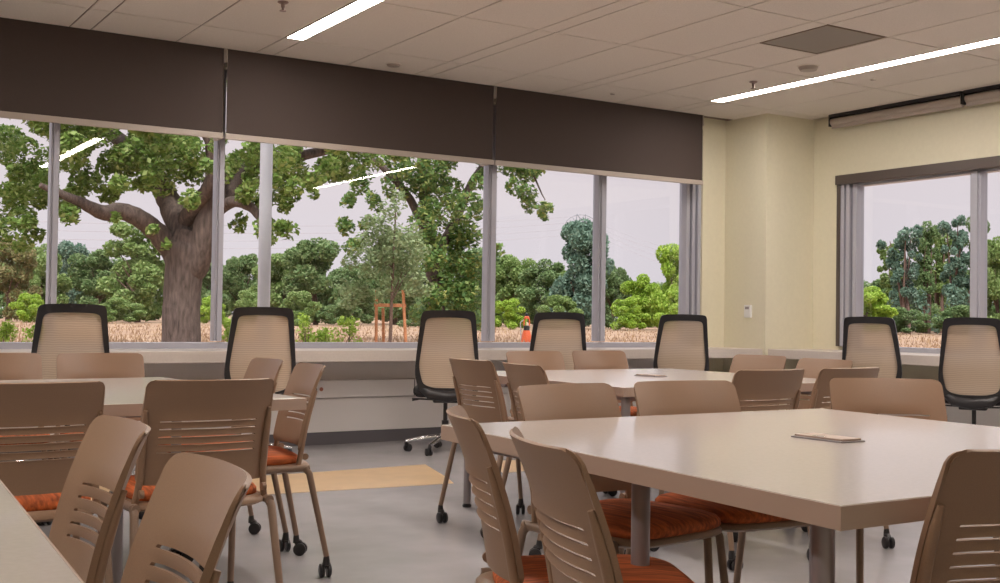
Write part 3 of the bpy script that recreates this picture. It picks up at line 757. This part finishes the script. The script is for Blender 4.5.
T = [
 (8, 112, 236, 'broad', 'rust', 60, 'brownish leafy tree across the field at the left edge of the photo'),
 (42, 125, 246, 'broad', 'mid', 50, 'mid green tree across the field, seen left of the dark window post'),
 (70, 140, 243, 'broad', 'blue', 48, 'small greyish round crown just right of the dark window post'),
 (99, 128, 248, 'broad', 'dark', 62, 'low dark tree between the grey round crown and the tall pale tree'),
 (138, 118, 222, 'broad', 'mid', 80, 'tall pale green tree just left of the oak trunk'),
 (206, 135, 258, 'broad', 'dark', 55, 'dark tree directly right of the oak trunk'),
 (243, 140, 252, 'broad', 'dark', 50, 'dark tree between the oak and the round steel post'),
 (282, 122, 256, 'broad', 'mid', 60, 'green tree just right of the round steel post'),
 (316, 118, 241, 'broad', 'dark', 70, 'big dark tree under the sky gap right of the steel post'),
 (352, 125, 262, 'broad', 'dark', 60, 'dark tree behind and left of the staked young tree'),
 (395, 135, 235, 'broad', 'dark', 70, 'dark tree hidden behind the staked young tree'),
 (470, 130, 250, 'broad', 'dark', 70, 'dark tree seen below the second oak beside the window post'),
 (508, 128, 252, 'broad', 'mid', 60, 'green tree above the yellow green bush and orange post'),
 (545, 122, 262, 'broad', 'dark', 55, 'lower dark tree between the orange post and the tallest tree'),
 (578, 112, 222, 'broad', 'blue', 68, 'tall blue green tree below the power pylon'),
 (612, 122, 262, 'broad', 'dark', 40, 'dark tree just right of the last window post'),
 (640, 118, 276, 'broad', 'lime', 40, 'small bright green tree below the power lines'),
 (672, 112, 246, 'broad', 'lime', 50, 'yellow green tree beside the frame end near the column'),
 (690, 150, 242, 'broad', 'blue', 50, 'bluish tree top behind the yellow green tree'),
 (868, 100, 288, 'broad', 'lime', 50, 'bright green tree at the left side of the end window'),
 (905, 112, 222, 'tall', 'blue', 44, 'tall thin tree first in the row seen through the end window'),
 (928, 118, 224, 'tall', 'dark', 40, 'tall thin tree second in the row through the end window'),
 (950, 110, 214, 'tall', 'blue', 44, 'tallest thin tree in the row through the end window'),
 (970, 114, 220, 'tall', 'dark', 36, 'tall thin tree beside the post of the end window'),
 (892, 120, 240, 'tall', 'mid', 40, 'thin pale green tree at the start of the row through the end window'),
 (938, 125, 232, 'tall', 'mid', 44, 'thin pale green tree in the middle of the row through the end window'),
 (998, 108, 240, 'broad', 'mid', 46, 'green tree at the right edge of the photo through the end window'),
 (920, 130, 268, 'broad', 'dark', 60, 'low dark tree behind the trunks of the thin tree row'),
 (955, 132, 270, 'broad', 'blue', 60, 'low grey tree behind the last trunks of the thin tree row'),
 (1040, 112, 230, 'broad', 'mid', 60, 'green tree beyond the end window past the edge'),
 (24, 150, 262, 'bush', 'dark', 90, 'wide dark hedge tree behind the lime bush at the left edge'),
 (88, 150, 266, 'bush', 'mid', 90, 'wide green hedge tree above the leftmost task chair'),
 (160, 150, 262, 'bush', 'dark', 90, 'wide dark hedge tree behind the oak trunk'),
 (225, 152, 264, 'bush', 'mid', 90, 'wide green hedge tree between the oak trunk and the steel post'),
 (295, 150, 266, 'bush', 'mid', 100, 'wide green hedge tree above the second task chair'),
 (365, 150, 268, 'bush', 'dark', 90, 'wide dark hedge tree behind the wooden stakes'),
 (430, 150, 264, 'bush', 'dark', 100, 'wide dark hedge tree behind the trunk of the second oak'),
 (512, 150, 262, 'bush', 'dark', 90, 'wide dark hedge tree behind the orange post'),
 (555, 152, 272, 'bush', 'mid', 80, 'wide green hedge tree behind the fourth task chair'),
 (600, 150, 274, 'bush', 'dark', 80, 'wide dark hedge tree behind the last window post'),
 (655, 150, 284, 'bush', 'mid', 80, 'wide green hedge tree below the power lines'),
 (880, 150, 278, 'bush', 'dark', 90, 'wide dark hedge tree at the left of the end window'),
 (940, 150, 272, 'bush', 'blue', 100, 'wide blue green hedge tree behind the thin tree row'),
 (1000, 150, 274, 'bush', 'dark', 90, 'wide dark hedge tree at the right edge of the photo'),
]
for i, a in enumerate(T): far_tree(i, *a)
Bs = [
 (28, 103, 294, 'lime', 44, 'lime green bush low behind the leftmost task chair'),
 (120, 106, 298, 'mid', 60, 'green bush left of the oak trunk base'),
 (212, 104, 296, 'lime', 40, 'lime green bush right of the oak trunk'),
 (252, 100, 291, 'mid', 50, 'rounded green bush behind the foot of the steel post'),
 (300, 106, 292, 'mid', 50, 'green bush right of the second task chair'),
 (340, 110, 300, 'dark', 40, 'dark bush left of the wooden stakes'),
 (430, 108, 296, 'dark', 60, 'dark bush above the middle task chair'),
 (508, 98, 299, 'lime', 44, 'yellow green bush beside the orange post'),
 (560, 104, 296, 'mid', 55, 'green bush behind the fourth task chair'),
 (628, 104, 298, 'lime', 50, 'lime green bush in the last pane of the wide window'),
 (680, 100, 288, 'lime', 60, 'big lime green bush next to the window frame end'),
 (905, 104, 308, 'dark', 60, 'dark bush under the thin tree row'),
 (960, 104, 306, 'dark', 60, 'dark bush by the post of the end window'),
]
for i, (u, d, top, col, w, lb) in enumerate(Bs): far_tree(i, u, d, top, 'bush', col, w, lb, 'bush', 'bush', 'bushes along the field edge')
# small bright shrubs close to the building
rng = random.Random(77)
for (u, d, hgt, w, lb) in [(8, 34, .62, 26, 'yellow green shrub just above the sill at the left edge'), (38, 36, .55, 30, 'yellow green shrub left of the first task chair'), (232, 36, .75, 18, 'yellow green shrub left of the second task chair'),
                           (307, 38, .95, 22, 'pointed lime shrub right of the second task chair'), (347, 39, .95, 34, 'leafy lime shrub left of the wooden stakes'), (325, 37, .5, 26, 'low lime shrub between the two taller shrubs')]:
    p = ground_at(u, d); s = thing('shrub', lb, 'shrub', p, 0, 'lime shrubs near the window')
    bm = NB(); wr = w/F_PX*d/2
    for k in range(16):
        z = rng.uniform(.1, hgt); leaves(bm, rng, Vector((rng.gauss(0, wr*.5*(1.2-z/hgt)), rng.gauss(0, wr*.5), z)), .16, 34, .11)
    quick('foliage', bm, L['lime'], s)
    bm = NB()
    for k in range(4): tube(bm, [(rng.gauss(0, .05), rng.gauss(0, .05), -.02), (rng.gauss(0, wr*.4), rng.gauss(0, wr*.4), hgt*.8)], [.015, .006], 6)
    obj('stems', bm, M['wood2'], s)
# dry grass
rng = random.Random(5); bm = NB()
for k in range(16000):
    u = rng.uniform(-40, 1040); d = 26/(1-rng.random()*.76); p = ground_at(u, d)
    if p.x < 9.6 and p.y < 9.6: continue
    h = rng.uniform(.06, .24); w = .012+d*.00035; a = rng.uniform(0, PI); dx, dy = w*math.cos(a), w*math.sin(a); lx, ly = rng.gauss(0, h*.4), rng.gauss(0, h*.4)
    v = [bm.verts.new((p.x-dx, p.y-dy, -.03)), bm.verts.new((p.x+dx, p.y+dy, -.03)), bm.verts.new((p.x+lx, p.y+ly, h))]; bm.faces.new(v)
L['straw'] = leafmat('straw', [(.24, .145, .09), (.36, .235, .145), (.46, .32, .19)], .15)
tag(quick('dry_grass', bm, L['straw']), 'dry tan grass covering the field outside', 'grass', kind='stuff')
# round post outside
p = Vector((ray_x(264, 9.9), 9.9, 0)); t = thing('canopy_post', 'pale grey round steel post standing just outside the window', 'post', p)
bm = NB(); lathe(bm, [(.056, -.03), (.056, 4.2)], 24); obj('shaft', bm, M['steel'], t, True)
bm = NB(); lathe(bm, [(.10, -.03), (.10, 0), (.06, .012)], 24); obj('base_plate', bm, M['steel'], t, True)
# small orange marker
p = ground_at(527, 50); t = thing('utility_marker', 'small orange flared utility marker with a black cap in the dry field', 'marker', p)
bm = NB(); lathe(bm, [(.23, -.03), (.23, .05), (.21, .25), (.14, .48)], 20); obj('flared_base', bm, M['orange'], t, True)
bm = NB(); lathe(bm, [(.14, .48), (.13, .52), (.13, .66), (.11, .68)], 20); obj('neck_band', bm, M['black'], t, True)
bm = NB()
for s in (-1, 1): tube(bm, [(s*.11*RT.x, s*.11*RT.y, .68), (s*.12*RT.x, s*.12*RT.y, .86), (s*.09*RT.x, s*.09*RT.y, 1.0)], .03, 8)
lathe(bm, [(.12, .98), (.11, 1.06), (.06, 1.1)], 16); obj('cage', bm, M['orange'], t, True)
bm = NB(); lathe(bm, [(.07, 1.1), (.06, 1.2), (.03, 1.22)], 16); obj('cap', bm, M['black'], t, True)
bm = NB(); tube(bm, [(-.10*RT.x, -.10*RT.y, .95), (-.27*RT.x, -.27*RT.y, .82), (-.26*RT.x, -.26*RT.y, .4), (-.22*RT.x, -.22*RT.y, .1)], .02, 8); obj('hose', bm, M['steel'], t, True)
# pylon and lines
D = 420.0; p = ground_at(580, D); hp = (317+1.1-214)/F_PX*D+EYE
t = thing('power_pylon', 'lattice power pylon rising behind the blue green tree', 'pylon', p, -YAW)
bm = NB(); wp = .12
def hw_(z): return 3.4*(1-z/hp)+1.5
zs = [hp*k/9 for k in range(10)]
for sx_ in (-1, 1):
    for sy_ in (-1, 1): tube(bm, [(sx_*hw_(z), sy_*hw_(z)*.6, z) for z in zs], wp, 5)
for a, b in zip(zs, zs[1:]):
    for sy_ in (-.6, .6):
        tube(bm, [(-hw_(a), sy_*hw_(a), a), (hw_(b), sy_*hw_(b), b)], wp*.7, 4); tube(bm, [(hw_(a), sy_*hw_(a), a), (-hw_(b), sy_*hw_(b), b)], wp*.7, 4)
obj('tower', bm, M['pylon'], t)
bm = NB(); arch_ = [(-6.2+12.4*k/12, 0, hp-5.4+5.2*math.sqrt(max(0, 1-((k-6)/6.05)**2))) for k in range(13)]
tube(bm, arch_, wp, 5); tube(bm, [(-6.2, 0, hp-5.4), (6.2, 0, hp-5.4)], wp*.8, 5)
for s in (-1, 1):
    tube(bm, [(s*6.2, 0, hp-5.4), (s*6.2, 0, hp-9)], wp*.8, 5); tube(bm, [(s*6.2, 0, hp-5.4), (s*1.5, 0, hp-9)], wp*.7, 4); tube(bm, [(s*3, 0, hp-1.2), (s*.8, 0, hp-5.4)], wp*.7, 4)
obj('crossarm', bm, M['pylon'], t)
for i, (ya, yb, lb) in enumerate([(211, 270, 'uppermost power line sagging across the sky'), (216, 276, 'second power line below the uppermost one'), (222, 284, 'third power line of the four'), (229, 292, 'lowest power line of the four')]):
    for j, (P, Q, cu) in enumerate([((580, 214+4*i, 420), (760, yb-6, 300), 6), ((580, 216+6*i, 420), (-60, 218+9*i, 230), 5)]):
        A, B = at(*P), at(*Q); pts = []
        for k in range(25):
            f = k/24; pts.append(A.lerp(B, f)-Vector((0, 0, cu*4*f*(1-f)*.5)))
        bm = NB(); tube(bm, pts, .045, 4)
        tag(obj('power_line', bm, M['wire']), (lb if j == 0 else lb.replace('across the sky', 'behind the oak').replace('of the four', 'of those left of the pylon').replace('below the uppermost one', 'left of the pylon')), 'power line', 'power lines')
